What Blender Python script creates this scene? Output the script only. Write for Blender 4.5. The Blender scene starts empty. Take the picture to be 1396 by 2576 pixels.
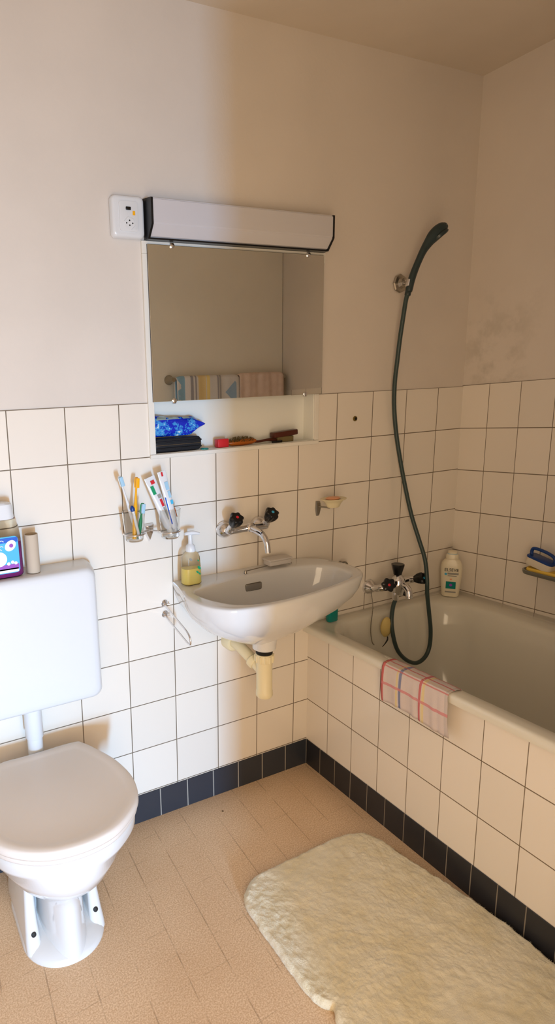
import bpy, bmesh, math, random
from mathutils import Vector, Matrix, noise
random.seed(7)
S = bpy.context.scene
COL = S.collection
PI = math.pi
XA, XW, ZC, ZS = 0.052, 0.744, 2.308, 0.097      # bath front, right wall, ceiling, top of the black skirting
XL, YR, YB = -1.62, -1.75, -1.10                 # left wall, doorway wall, wall at the foot of the bath

# ------------------------------------------------------------------ materials
def lin(c):
    return tuple(((v/255)/12.92 if v/255 <= .04045 else ((v/255+.055)/1.055)**2.4) for v in c)+(1,)

class X:                                          # tiny expression helper over math nodes
    def __init__(s, nt, k): s.nt, s.k = nt, k
    def _m(s, op, *o):
        n = s.nt.nodes.new('ShaderNodeMath'); n.operation = op
        for i, v in enumerate((s,)+o):
            if isinstance(v, X): s.nt.links.new(v.k, n.inputs[i])
            else: n.inputs[i].default_value = v
        return X(s.nt, n.outputs[0])
    def __add__(s, o): return s._m('ADD', o)
    def __sub__(s, o): return s._m('SUBTRACT', o)
    def __mul__(s, o): return s._m('MULTIPLY', o)
    def fract(s): return s._m('FRACT')
    def floor(s): return s._m('FLOOR')
    def abs(s): return s._m('ABSOLUTE')
    def lt(s, o): return s._m('LESS_THAN', o)
    def gt(s, o): return s._m('GREATER_THAN', o)
    def min(s, o): return s._m('MINIMUM', o)
    def max(s, o): return s._m('MAXIMUM', o)
    def ss(s, a, b):
        n = s.nt.nodes.new('ShaderNodeMapRange'); n.interpolation_type = 'SMOOTHSTEP'
        s.nt.links.new(s.k, n.inputs[0]); n.inputs[1].default_value = a; n.inputs[2].default_value = b
        return X(s.nt, n.outputs[0])

def new_mat(name, col=(200,200,200), rough=.5, metal=0, coat=0, spec=.5, trans=0, ior=1.45, sss=0, alpha=1):
    m = bpy.data.materials.new(name); m.use_nodes = True
    b = m.node_tree.nodes['Principled BSDF']
    b.inputs['Base Color'].default_value = lin(col); b.inputs['Roughness'].default_value = rough
    b.inputs['Metallic'].default_value = metal; b.inputs['Coat Weight'].default_value = coat
    b.inputs['Coat Roughness'].default_value = .05
    b.inputs['Specular IOR Level'].default_value = spec; b.inputs['Transmission Weight'].default_value = trans
    b.inputs['IOR'].default_value = ior; b.inputs['Alpha'].default_value = alpha
    return m
def parts_of(m): return m.node_tree, m.node_tree.nodes['Principled BSDF']
def pos(nt):
    g = nt.nodes.new('ShaderNodeNewGeometry'); s = nt.nodes.new('ShaderNodeSeparateXYZ')
    nt.links.new(g.outputs['Position'], s.inputs[0])
    return g.outputs['Position'], X(nt, s.outputs[0]), X(nt, s.outputs[1]), X(nt, s.outputs[2])
def noise_n(nt, vec, scale, detail=3, rough=.5):
    n = nt.nodes.new('ShaderNodeTexNoise'); n.inputs['Scale'].default_value = scale
    n.inputs['Detail'].default_value = detail; n.inputs['Roughness'].default_value = rough
    nt.links.new(vec, n.inputs['Vector']); return X(nt, n.outputs[0])
def mix(nt, f, a, b):
    n = nt.nodes.new('ShaderNodeMix'); n.data_type = 'RGBA'
    for i, v in ((0, f), (6, a), (7, b)):
        if isinstance(v, X): nt.links.new(v.k, n.inputs[i])
        elif hasattr(v, 'is_output'): nt.links.new(v, n.inputs[i])
        else: n.inputs[i].default_value = v
    return n.outputs[2]
def bump(nt, b, h, strength=.3, dist=.002):
    n = nt.nodes.new('ShaderNodeBump'); n.inputs['Strength'].default_value = strength
    n.inputs['Distance'].default_value = dist
    nt.links.new(h.k, n.inputs['Height']); nt.links.new(n.outputs[0], b.inputs['Normal'])

def tile_mat(name, axis, cc, rr, grout=(118,104,86), base=(240,231,218), half=.0095, var=.03, rough=.13):
    m = new_mat(name, base, rough); nt, b = parts_of(m); P, x, y, z = pos(nt)
    s = x if axis == 'x' else y*-1.0
    c = s*cc[0]+z*cc[1]+cc[2]; r = s*rr[0]+z*rr[1]+rr[2]
    fc, fr = c.fract(), r.fract()
    d = fc.min(fc*-1.0+1.0).min(fr.min(fr*-1.0+1.0))
    g = d.ss(half*.75, half*1.25)
    wn = nt.nodes.new('ShaderNodeTexWhiteNoise'); cb = nt.nodes.new('ShaderNodeCombineXYZ')
    nt.links.new(c.floor().k, cb.inputs[0]); nt.links.new(r.floor().k, cb.inputs[1]); nt.links.new(cb.outputs[0], wn.inputs[0])
    v = X(nt, wn.outputs[0])
    lo = tuple(k*(1-var*2.2) for k in lin(base)[:3])+(1,)
    tc = mix(nt, v, lin(base), lo)
    col = mix(nt, g, lin(grout), tc)
    nt.links.new(col, b.inputs['Base Color'])
    rg = g*-.55+(rough+.55); nt.links.new(rg.k, b.inputs['Roughness'])
    hh = d.ss(0, half*3)+noise_n(nt, P, 9, 2)*.25
    bump(nt, b, hh, .15, .0012)
    return m
M = {}
M['tile_back'] = tile_mat('glazed_tiles_back', 'x', (6.5266,-.0799,.0674), (-.0045,6.6245,-.6662))
M['tile_side'] = tile_mat('glazed_tiles_side', 'y', (8.7265,.0058,-.9293), (-.3063,6.5083,-.5364))
M['tile_apron'] = tile_mat('glazed_tiles_apron', 'y', (8.8627,.0586,-.9712), (.1019,6.2866,-.5942), grout=(122,106,84))
M['skirt_back'] = tile_mat('black_tiles_back', 'x', (10.2,0,.44), (0,.1,.5), grout=(165,160,150), base=(52,56,64), half=.018, rough=.35)
M['skirt_apron'] = tile_mat('black_tiles_apron', 'y', (13.5,0,-.04), (0,.1,.5), grout=(140,130,115), base=(44,44,48), half=.018, rough=.35)

def plaster(name, base, stain=False):
    m = new_mat(name, base, .85, spec=.25); nt, b = parts_of(m); P, x, y, z = pos(nt)
    n1 = noise_n(nt, P, 2.3, 4); n2 = noise_n(nt, P, 60, 4, .6)
    dk = tuple(k*.93 for k in lin(base)[:3])+(1,)
    c = mix(nt, n1.ss(.35, .7), lin(base), dk)
    if stain:                                   # old damp mark above the tiles near the corner
        d = ((y+.10).abs()*5.0).max((z-1.40).abs()*3.6)
        w = noise_n(nt, P, 11, 5, .65)
        f = (d*-1.0+1.0).max(0.0)*w.ss(.42, .66)*.6
        dk2 = tuple(k*t for k, t in zip(lin(base)[:3], (.62,.62,.58)))+(1,)
        c = mix(nt, f, c, dk2)
    nt.links.new(c, b.inputs['Base Color'])
    bump(nt, b, n2+n1*.8, .25, .002)
    return m
M['plaster'] = plaster('painted_plaster', (224,214,203))
M['plaster_side'] = plaster('painted_plaster_stained', (224,214,203), True)
M['ceiling'] = plaster('ceiling_paint', (222,210,194))
M['plaster_brightened'] = plaster('brightened_plaster', (247,240,228))  # plaster with a lightened colour, making up for light missing on the bath-end wall

def floor_mat():
    m = new_mat('cork_vinyl', (200,160,118), .55, spec=.3); nt, b = parts_of(m); P, x, y, z = pos(nt)
    n1 = noise_n(nt, P, 260, 4, .7); n2 = noise_n(nt, P, 420, 3, .6); n3 = noise_n(nt, P, 3.5, 3)
    c = mix(nt, n1.ss(.36, .66), lin((210,176,140)), lin((242,216,184)))
    c = mix(nt, n2.ss(.6, .72)*.55, c, lin((240,216,184)))
    c = mix(nt, n3.ss(.35, .7)*.25, c, lin((190,150,108)))
    cx = (x-y*.072)*9.7+.6; cy = y*13.0+x*-1.2-.8
    fx, fy = cx.fract(), cy.fract()
    dx = fx.min(fx*-1.0+1.0); dy = fy.min(fy*-1.0+1.0)
    wob = noise_n(nt, P, 14, 2)
    lx = dx.ss(.007, .022)*-1.0+1.0; ly = dy.ss(.007, .022)*-1.0+1.0
    f = (lx*wob.ss(.34, .66)*.42).max(ly*wob.ss(.42, .68)*.26)
    c = mix(nt, f, c, lin((112,82,54)))
    sp = noise_n(nt, P, 33, 0)
    c = mix(nt, sp.gt(.87), c, lin((110,84,58)))
    nt.links.new(c, b.inputs['Base Color']); bump(nt, b, n1+f*-3.0, .12, .001)
    return m
M['floor'] = floor_mat()
M['ceramic'] = new_mat('white_ceramic', (222,222,221), .09, coat=.4)
M['enamel'] = new_mat('white_enamel', (226,222,208), .13, coat=.3)
M['white_plastic'] = new_mat('white_plastic', (222,224,226), .22)
M['lid_plastic'] = new_mat('toilet_lid_plastic', (230,222,214), .34)
M['diffuser'] = new_mat('opal_diffuser', (206,203,206), .3)
M['black_plastic'] = new_mat('black_plastic', (16,16,18), .28)
M['cream_plastic'] = new_mat('cream_plastic', (236,224,186), .35)
M['chrome'] = new_mat('chrome', (225,225,228), .09, metal=1)
M['worn_chrome'] = new_mat('worn_chrome', (170,165,155), .28, metal=1)
M['mirror'] = new_mat('mirror_silver', (240,240,230), .012, metal=1)
M['frame'] = new_mat('white_lacquer', (232,228,218), .35)
M['niche'] = new_mat('niche_lining', (236,236,228), .4)
M['hose'] = new_mat('dark_green_hose', (52,68,66), .35)
M['handset'] = new_mat('dark_teal_plastic', (44,58,60), .3)
M['rubber'] = new_mat('black_rubber', (30,28,26), .6)
M['brass'] = new_mat('dull_brass', (150,130,70), .4, metal=1)
M['hole'] = new_mat('dark_hole', (22,20,14), .8)
M['glass'] = new_mat('clear_glass', (248,250,250), .02, trans=1, ior=1.3)
M['clear_plastic'] = new_mat('clear_plastic', (244,246,240), .06, trans=1, ior=1.15)
M['soap_liquid'] = new_mat('yellow_soap', (242,216,120), .2)
M['cardboard'] = new_mat('grey_cardboard', (196,180,160), .8)
M['purple'] = new_mat('purple_liquid', (132,38,132), .15)
M['navy'] = new_mat('navy_blue', (24,62,130), .3)
M['blue'] = new_mat('bright_blue', (22,90,200), .3)
M['sky'] = new_mat('light_blue', (70,180,225), .4)
M['pale_blue'] = new_mat('pale_blue', (160,200,225), .4)
M['yellow'] = new_mat('warm_yellow', (246,178,30), .35)
M['red'] = new_mat('red_print', (205,40,50), .35)
M['green'] = new_mat('green_print', (20,150,100), .35)
M['teal'] = new_mat('teal_plastic', (10,128,120), .2)
M['white_bristle'] = new_mat('white_bristles', (226,216,196), .8)
M['violet'] = new_mat('violet_print', (150,70,180), .4)
M['white_print'] = new_mat('white_print', (240,240,240), .4)
M['black_print'] = new_mat('black_print', (30,28,28), .5)
M['grey_print'] = new_mat('grey_print', (150,148,140), .5)
M['sponge'] = new_mat('yellow_sponge', (232,196,86), .9)
M['pale_sponge'] = new_mat('pale_yellow_sponge', (214,190,120), .8)
M['wood'] = new_mat('dark_red_wood', (78,34,20), .35)
M['amber'] = new_mat('amber_plastic', (170,92,26), .3)
M['boar'] = new_mat('brown_bristles', (112,98,62), .9)
M['shampoo'] = new_mat('cream_bottle', (236,226,200), .25)
M['soapbar'] = new_mat('orange_soap', (236,170,128), .4)
M['grey_box'] = new_mat('grey_translucent_plastic', (206,200,194), .35)
M['leather'] = new_mat('black_leatherette', (26,30,36), .38)
M['steel_tray'] = new_mat('brushed_tray', (150,150,144), .35, metal=.8)
M['door'] = new_mat('door_frame_paint', (225,215,200), .4)

def bag_mat():
    m = new_mat('blue_foil', (16,44,180), .22, coat=.5); nt, b = parts_of(m); P, x, y, z = pos(nt)
    n = noise_n(nt, P, 46, 4, .7)
    c = mix(nt, n.ss(.50, .56), lin((14,40,190)), lin((60,150,220)))
    c = mix(nt, n.ss(.62, .66), c, lin((215,235,245)))
    c = mix(nt, (z-1.258).gt(0.0)*noise_n(nt, P, 30, 3).gt(.50)*.8, c, lin((170,190,160)))
    nt.links.new(c, b.inputs['Base Color']); return m
M['bag'] = bag_mat()

def cloth_mat():
    m = new_mat('checked_cloth', (206,190,184), .95, spec=.1); nt, b = parts_of(m)
    tc = nt.nodes.new('ShaderNodeUVMap'); s = nt.nodes.new('ShaderNodeSeparateXYZ'); nt.links.new(tc.outputs[0], s.inputs[0])
    u, v = X(nt, s.outputs[0]), X(nt, s.outputs[1])
    c = mix(nt, 0.0, lin((216,202,198)), lin((216,202,198)))
    def band(k, at, w): return (k-at).abs().lt(w)
    for k, at, w, col in ((u,.26,.012,(226,206,150)),(u,.31,.022,(110,124,166)),(u,.62,.017,(200,84,92)),(u,.665,.018,(226,206,150)),
                          (u,.02,.022,(206,72,72)),(u,.98,.02,(196,186,184)),(v,.150,.012,(214,136,140)),(v,.40,.016,(206,120,120)),(v,.58,.014,(206,110,110)),(v,.74,.018,(206,110,114)),(v,.50,.008,(222,200,150))):
        c = mix(nt, band(k, at, w)*.8, c, lin(col))
    nt.links.new(c, b.inputs['Base Color'])
    g = nt.nodes.new('ShaderNodeNewGeometry')
    bump(nt, b, noise_n(nt, g.outputs['Position'], 500, 2), .4, .001)
    return m
M['cloth'] = cloth_mat()

def towel_mat(name, kind):
    m = new_mat(name, (200,180,165), .95, spec=.1); nt, b = parts_of(m); P, x, y, z = pos(nt)
    if kind == 0:
        c = mix(nt, 0.0, lin((226,222,224)), lin((226,222,224)))
        for a, w, col in ((.175,.008,(168,166,174)),(.197,.004,(168,166,174)),(.232,.022,(240,214,160)),(.265,.008,(244,220,150)),(.318,.004,(168,166,174)),(.332,.006,(180,178,182))):
            c = mix(nt, (x-a).abs().lt(w), c, lin(col))
        d = (x-.412).abs()+(z-1.315).abs()*1.0
        c = mix(nt, d.lt(.052)*(x-.42).lt(0.0), c, lin((160,186,216)))
        c = mix(nt, (x-.12).abs().lt(.02)*(noise_n(nt, P, 20, 2)).gt(.42), c, lin((150,190,220)))
    else:
        c = mix(nt, noise_n(nt, P, 30, 3).ss(.3, .7), lin((236,212,200)), lin((228,202,190)))
    nt.links.new(c, b.inputs['Base Color']); bump(nt, b, noise_n(nt, P, 400, 2), .5, .002)
    return m
M['towel_a'] = towel_mat('patterned_towel', 0); M['towel_b'] = towel_mat('pink_towel', 1)

def mat_mat():
    m = new_mat('cream_pile', (226,212,172), .95, spec=.1); nt, b = parts_of(m); P, x, y, z = pos(nt)
    c = mix(nt, noise_n(nt, P, 9, 4, .6).ss(.35, .7), lin((244,236,212)), lin((234,222,188)))
    nt.links.new(c, b.inputs['Base Color']); bump(nt, b, noise_n(nt, P, 230, 5, .7), .6, .005)
    b.inputs['Sheen Weight'].default_value = .3
    return m
M['pile'] = mat_mat()

# ------------------------------------------------------------------ geometry helpers (all coordinates in metres, world)
ORG = {}
def link(o, parent=None, loc=(0,0,0)):
    COL.objects.link(o)
    base = ORG[parent.name] if parent else Vector((0,0,0))
    o.parent = parent; o.location = Vector(loc)-base; ORG[o.name] = Vector(loc)
    return o
def thing(name, label, cat, loc, group=None):
    o = bpy.data.objects.new(name, None); o.empty_display_size = .03
    link(o, None, loc); o['label'] = label; o['category'] = cat
    if group: o['group'] = group
    return o
def obj(name, bm, mat, parent=None, smooth=True, origin=None, angle=40, label=None):
    """link a bmesh whose vertices are in world coordinates"""
    if origin is None:
        if parent: origin = ORG[parent.name]
        else:
            vs = [v.co for v in bm.verts]
            origin = Vector(((min(v.x for v in vs)+max(v.x for v in vs))/2, (min(v.y for v in vs)+max(v.y for v in vs))/2, min(v.z for v in vs)))
    origin = Vector(origin)
    bmesh.ops.recalc_face_normals(bm, faces=bm.faces)
    bmesh.ops.translate(bm, verts=bm.verts, vec=-origin)
    for f in bm.faces: f.smooth = smooth
    if smooth:
        for e in bm.edges:
            if len(e.link_faces) == 2 and e.calc_face_angle(0) > math.radians(angle): e.smooth = False
    me = bpy.data.meshes.new(name); bm.to_mesh(me); bm.free()
    for k in (mat if isinstance(mat, (list, tuple)) else [mat]): me.materials.append(M[k])
    o = bpy.data.objects.new(name, me); link(o, parent, origin)
    if label: o['label'] = label
    return o
def tag(o, label, cat, group=None):
    o['label'] = label; o['category'] = cat
    if group: o['group'] = group
    return o
def struct(o): o['kind'] = 'structure'; return o

def box(lo, hi, bev=0, seg=2, bm=None):
    bm = bm or bmesh.new()
    r = bmesh.ops.create_cube(bm, size=1)
    vs = r['verts']
    for v in vs: v.co = Vector([lo[i]+(v.co[i]+.5)*(hi[i]-lo[i]) for i in range(3)])
    if bev: bmesh.ops.bevel(bm, geom=list({e for v in vs for e in v.link_edges}), offset=bev, segments=seg, affect='EDGES', profile=.5)
    return bm
def loft(rings, cap0=True, cap1=True, bm=None, closed=True):
    bm = bm or bmesh.new()
    R = [[bm.verts.new(p) for p in r] for r in rings]; n = len(R[0])
    for a, b in zip(R, R[1:]):
        for i in range(n if closed else n-1):
            j = (i+1) % n
            try: bm.faces.new((a[i], a[j], b[j], b[i]))
            except ValueError: pass
    if cap0: bm.faces.new(R[0][::-1])
    if cap1: bm.faces.new(R[-1])
    return bm
def frame_of(d):
    d = Vector(d).normalized(); u = d.orthogonal().normalized()
    return u, d.cross(u)
def lathe(prof, c, axis=(0,0,1), n=32, bm=None, sx=1, sy=1, ux=None, cap0=True, cap1=True):
    """prof: list of (radius, height along axis)"""
    ax = Vector(axis).normalized()
    if ux is not None: u = Vector(ux).normalized(); v = ax.cross(u)
    elif abs(ax.z) > .99: u, v = Vector((1,0,0)), Vector((0,1,0))
    else: u, v = frame_of(ax)
    c = Vector(c)
    return loft([[c+ax*h+u*(r*sx*math.cos(t*2*PI/n))+v*(r*sy*math.sin(t*2*PI/n)) for t in range(n)] for r, h in prof], cap0, cap1, bm)
def cr(P, k=8, closed=False):
    """Catmull-Rom through points (vectors of any length)"""
    P = [tuple(p) for p in P]; n = len(P); out = []
    rng = range(n if closed else n-1)
    for i in rng:
        p = [P[(i+j-1) % n] if closed else P[min(max(i+j-1, 0), n-1)] for j in range(4)]
        for s in range(k):
            t = s/k
            out.append(tuple(.5*(2*b+(c-a)*t+(2*a-5*b+4*c-d)*t*t+(3*b-a-3*c+d)*t**3) for a, b, c, d in zip(*p)))
    if not closed: out.append(P[-1])
    return out
def tube(P, r, n=14, k=8, smooth=True, bm=None, caps=True):
    """P points (x,y,z) or (x,y,z,r)"""
    Q = cr([tuple(p)+((r,) if len(p) == 3 else ()) for p in P], k) if smooth else [tuple(p)+((r,) if len(p) == 3 else ()) for p in P]
    V = [Vector(q[:3]) for q in Q]; rings = []; u = None
    for i, q in enumerate(Q):
        d = (V[min(i+1, len(V)-1)]-V[max(i-1, 0)]).normalized()
        u = d.orthogonal().normalized() if u is None else (u-d*u.dot(d)).normalized()
        w = d.cross(u)
        rings.append([V[i]+(u*math.cos(2*PI*t/n)+w*math.sin(2*PI*t/n))*q[3] for t in range(n)])
    return loft(rings, caps, caps, bm)
def rrect(x0, y0, x1, y1, r, n=8, z=0):
    out = []
    for cx, cy, a in ((x1-r, y1-r, 0), (x0+r, y1-r, 90), (x0+r, y0+r, 180), (x1-r, y0+r, 270)):
        for i in range(n+1):
            t = math.radians(a+90*i/n); out.append(Vector((cx+r*math.cos(t), cy+r*math.sin(t), z)))
    return out
def text(name, body, size, loc, mat, parent, rx=PI/2, rz=0, depth=.0004, sx=1):
    cu = bpy.data.curves.new(name, 'FONT'); cu.body = body; cu.size = size; cu.extrude = depth
    cu.align_x = 'CENTER'; cu.align_y = 'CENTER'; cu.resolution_u = 2
    t = bpy.data.objects.new(name, cu); COL.objects.link(t)
    me = bpy.data.meshes.new_from_object(t); bpy.data.objects.remove(t); bpy.data.curves.remove(cu)
    Mx = Matrix.Rotation(rz, 4, 'Z')@Matrix.Rotation(rx, 4, 'X')@Matrix.Diagonal((sx,1,1,1))
    for v in me.vertices: v.co = Mx@v.co+Vector(loc)-ORG[parent.name]
    me.materials.clear(); me.materials.append(M[mat]); me.name = name
    o = bpy.data.objects.new(name, me); COL.objects.link(o); o.parent = parent; ORG[o.name] = ORG[parent.name]
    o.location = (0,0,0)
    return o

# ------------------------------------------------------------------ the room
NX0, NX1, NZ0, NZ1, ND = -.505, .066, 1.160, 1.700, .050       # opening of the recessed shelf
def quadgrid(bm, xs, zs, f, hole, y):
    V = {}
    def v(i, j):
        if (i, j) not in V: V[i, j] = bm.verts.new((xs[i], y, zs[j]))
        return V[i, j]
    for i in range(len(xs)-1):
        for j in range(len(zs)-1):
            if hole(i, j): continue
            fc = bm.faces.new((v(i, j), v(i+1, j), v(i+1, j+1), v(i, j+1))); fc.material_index = f(j)
bm = bmesh.new()
TT = 1.308
xs = [XL-.1, NX0, NX1, XW+.1]; zs = [-.05, NZ0, TT, NZ1, ZC+.05]
bmT = bmesh.new()
for i in range(3):
    for j in range(4):
        if i == 1 and j in (1, 2): continue
        y0 = 0.0 if j < 2 else .003
        b2 = box((xs[i], y0, zs[j]), (xs[i+1], .12, zs[j+1]), bm=bm)
for f in bm.faces: f.material_index = 0 if f.calc_center_median().z < TT else 1
struct(obj('wall_back', bm, ['tile_back', 'plaster'], smooth=False, origin=(0,0,0)))
bm = box((XW, YR-.05, -.05), (XW+.1, .1, 1.36)); 
for v in bm.verts:                                     # tiles rise very slightly towards the viewer
    if v.co.z > 1: v.co.z = 1.3116+.047*(-v.co.y)
bmesh.ops.bisect_plane(bm, geom=bm.verts[:]+bm.edges[:]+bm.faces[:], plane_co=(0,-.42,0), plane_no=(0,1,0))
for v in bm.verts:
    if v.co.z > 1: v.co.z = 1.3116-.047*v.co.y if v.co.y > -.5 else 1.285
b2 = box((XW+.003, YR-.05, 1.0), (XW+.101, .1, ZC+.05), bm=bm)
for f in bm.faces: f.material_index = 0
for f in bm.faces:
    if all(abs(v.co.x-XW) > .0025 and abs(v.co.x-XW-.1) > .0005 for v in f.verts): f.material_index = 1
struct(obj('wall_right', bm, ['tile_side', 'plaster_side'], smooth=False, origin=(XW,0,0)))
struct(obj('wall_left', box((XL-.1, YR-.1, -.05), (XL, .1, ZC+.05)), 'plaster', smooth=False, origin=(XL,0,0)))
struct(obj('ceiling', box((XL-.1, YR-.15, ZC), (XW+.1, .1, ZC+.08)), 'ceiling', smooth=False, origin=(0,0,ZC)))
struct(obj('floor', box((XL-.6, YR-2.6, -.06), (XW+.1, .1, 0)), 'floor', smooth=False, origin=(0,0,0)))
# wall that closes the foot of the bath, and the doorway wall behind the viewer
struct(obj('wall_bath_end', box((-.17, YR, 0), (XW, YB, ZC)), 'plaster_brightened', smooth=False, origin=(.3,YB,0)))
DX0, DX1, DZ = -1.56, -.765, 2.04
bm = box((DX1, YR-.1, 0), (-.17, YR, ZC)); box((XL, YR-.1, 0), (DX0, YR, ZC), bm=bm); box((DX0, YR-.1, DZ), (DX1, YR, ZC), bm=bm)
struct(obj('wall_doorway', bm, 'plaster', smooth=False, origin=(-1.1,YR,0)))

# tiled front of the bath
bm = box((XA, YB, 0), (XA+.02, 0, .53))
struct(obj('wall_bath_front', bm, 'tile_apron', smooth=False, origin=(XA,0,0)))
struct(obj('baseboard_back', box((XL, -.003, 0), (XA-.003, 0, ZS), .001, 1), 'skirt_back', smooth=False, origin=(0,0,0)))
struct(obj('baseboard_bath', box((XA-.003, YB, 0), (XA, -.003, ZS), .001, 1), 'skirt_apron', smooth=False, origin=(XA,0,0)))

# ------------------------------------------------------------------ bathtub
def rimz(y): return .538+.022*(-y)
def tub():
    t = thing('bathtub', 'white enamelled built-in bathtub behind the tiled front, in the right corner', 'bathtub', (.4,-.55,.1))
    def ring(x0, y0, x1, y1, r, dz):
        return [Vector((p.x, p.y, rimz(p.y)+dz)) for p in rrect(x0, y0, x1, y1, r, 10)]
    X0, X1, Y0, Y1 = XA-.024, XW-.001, YB+.001, -.001
    R = [ring(X0+.016, Y0, X1, Y1, .002, -.024), ring(X0+.001, Y0, X1, Y1, .002, -.024), ring(X0, Y0, X1, Y1, .002, -.02), ring(X0, Y0, X1, Y1, .002, -.006), ring(X0+.003, Y0, X1, Y1, .002, -.001),
         ring(X0+.009, Y0+.006, X1-.003, Y1-.003, .004, .002), ring(X0+.03, Y0+.03, X1-.06, Y1-.03, .03, .0005), ring(X0+.047, Y0+.05, X1-.085, Y1-.045, .09, -.0015),
         ring(X0+.056, Y0+.058, X1-.095, Y1-.052, .11, -.008), ring(X0+.063, Y0+.066, X1-.103, Y1-.058, .12, -.022), ring(X0+.074, Y0+.09, X1-.115, Y1-.066, .125, -.09),
         ring(X0+.088, Y0+.13, X1-.13, Y1-.08, .13, -.20), ring(X0+.108, Y0+.17, X1-.15, Y1-.11, .13, -.30),
         ring(X0+.14, Y0+.22, X1-.18, Y1-.15, .12, -.365), ring(X0+.19, Y0+.27, X1-.22, Y1-.20, .09, -.385)]
    obj('tub_shell', loft(R, cap0=False), 'enamel', t, angle=70)
    obj('drain', lathe([(.0, 0), (.026, 0), (.028, .003), (.018, .005), (0, .003)], (.38, -.42, rimz(-.42)-.384), n=24), 'chrome', t)
tub()

# ------------------------------------------------------------------ washbasin
BO = [(-.462,0),(-.470,-.045),(-.482,-.095),(-.494,-.15),(-.493,-.205),(-.481,-.246),(-.458,-.280),(-.425,-.303),(-.35,-.318),(-.241,-.3165),(-.116,-.298),(-.026,-.277),(.045,-.250),(.078,-.215),(.089,-.170),(.089,-.13),(.078,-.085),(.052,-.04),(.012,-.008),(-.03,0)]
def dense(P, k=5, closed_back=True):
    q = cr(P, k); return [Vector((a, min(b, 0.0), 0)) for a, b in q]
BI = [(-.455,-.120),(-.420,-.103),(-.369,-.089),(-.300,-.075),(-.241,-.066),(-.121,-.062),(-.05,-.074),(.004,-.097),(.036,-.128),(.044,-.165),(.036,-.218),(.000,-.248),(-.061,-.268),(-.14,-.286),(-.227,-.296),(-.318,-.296),(-.397,-.271),(-.436,-.22),(-.456,-.160)]
def basin():
    t = thing('washbasin', 'white oval washbasin mounted on the tiled wall under the mirror', 'sink', (-.2,0,.6))
    out = dense(BO, 5); N = len(out)
    bk = [Vector((-.03+(-.432)*i/12, 0, 0)) for i in range(1, 12)]
    out = out+bk; N = len(out)
    zt = .778
    cen = Vector((-.215, -.02, 0))
    def body(sc, z, back=None, c=cen, flat=1.0):
        r = []
        for p in out:
            q = c+(p-c)*sc; q = Vector((q.x, min(q.y, 0) if back is None else min(q.y, back), z)); r.append(q)
        return r
    # inner opening resampled to the same number of points, matched by angle
    inn = [Vector((a, b, 0)) for a, b in cr(BI, 8, True)]; ic = Vector((-.205, -.178, 0))
    def ang(p): return math.atan2(p.y-ic.y, (p.x-ic.x)*.55)
    def at_ang(a):
        best = min(range(len(inn)), key=lambda i: abs(math.remainder(ang(inn[i])-a, 2*PI)))
        i = best; j = (i+1) % len(inn); d0 = math.remainder(a-ang(inn[i]), 2*PI); dd = math.remainder(ang(inn[j])-ang(inn[i]), 2*PI)
        if dd*d0 < 0: j = (i-1) % len(inn); dd = math.remainder(ang(inn[j])-ang(inn[i]), 2*PI)
        f = 0 if abs(dd) < 1e-6 else max(0, min(1, d0/dd))
        return inn[i].lerp(inn[j], f)
    io = [at_ang(ang(p)) for p in out]
    def bowl(s, z, c=Vector((-.215,-.165,0))): return [Vector(((c+(p-c)*s).x, (c+(p-c)*s).y, z)) for p in io]
    R = [body(.10, .606, -.16, Vector((-.25,-.17,0))), body(.22, .608, -.115, Vector((-.245,-.165,0))), body(.42, .622, -.05, Vector((-.235,-.145,0))), body(.62, .643, 0, Vector((-.225,-.105,0))), body(.80, .672, 0, Vector((-.22,-.07,0))),
         body(.93, .708, 0), body(.975, .735), body(.99, .756), body(1.0, .768), body(1.0, .774), body(.993, .7775)]
    def lerp(f, dz): return [Vector((a.x+(b.x-a.x)*f, a.y+(b.y-a.y)*f, zt+dz)) for a, b in zip(out, io)]
    R += [lerp(.3, .0005), lerp(.75, 0), lerp(.92, -.001), bowl(.995, .7745), bowl(.985, .768), bowl(.965, .75), bowl(.93, .725), bowl(.86, .695), bowl(.72, .668), bowl(.5, .65), bowl(.25, .643), bowl(.07, .641)]
    obj('basin', loft(R), 'ceramic', t, angle=60)
    obj('drain_neck', lathe([(.046, .03), (.040, .012), (.036, -.004), (.035, -.022), (.03, -.026)][::-1], (-.250, -.17, .604), n=28), 'ceramic', t)
    obj('overflow_slot', box((-.250,-.0755,.726), (-.190,-.068,.750), .005, 2), 'worn_chrome', t, label='dull metal overflow slot')
    obj('drain_ring', lathe([(0,0),(.021,0),(.023,.002),(.016,.004),(0,.002)], (-.215,-.165,.641), n=24), 'chrome', t)
basin()

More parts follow.
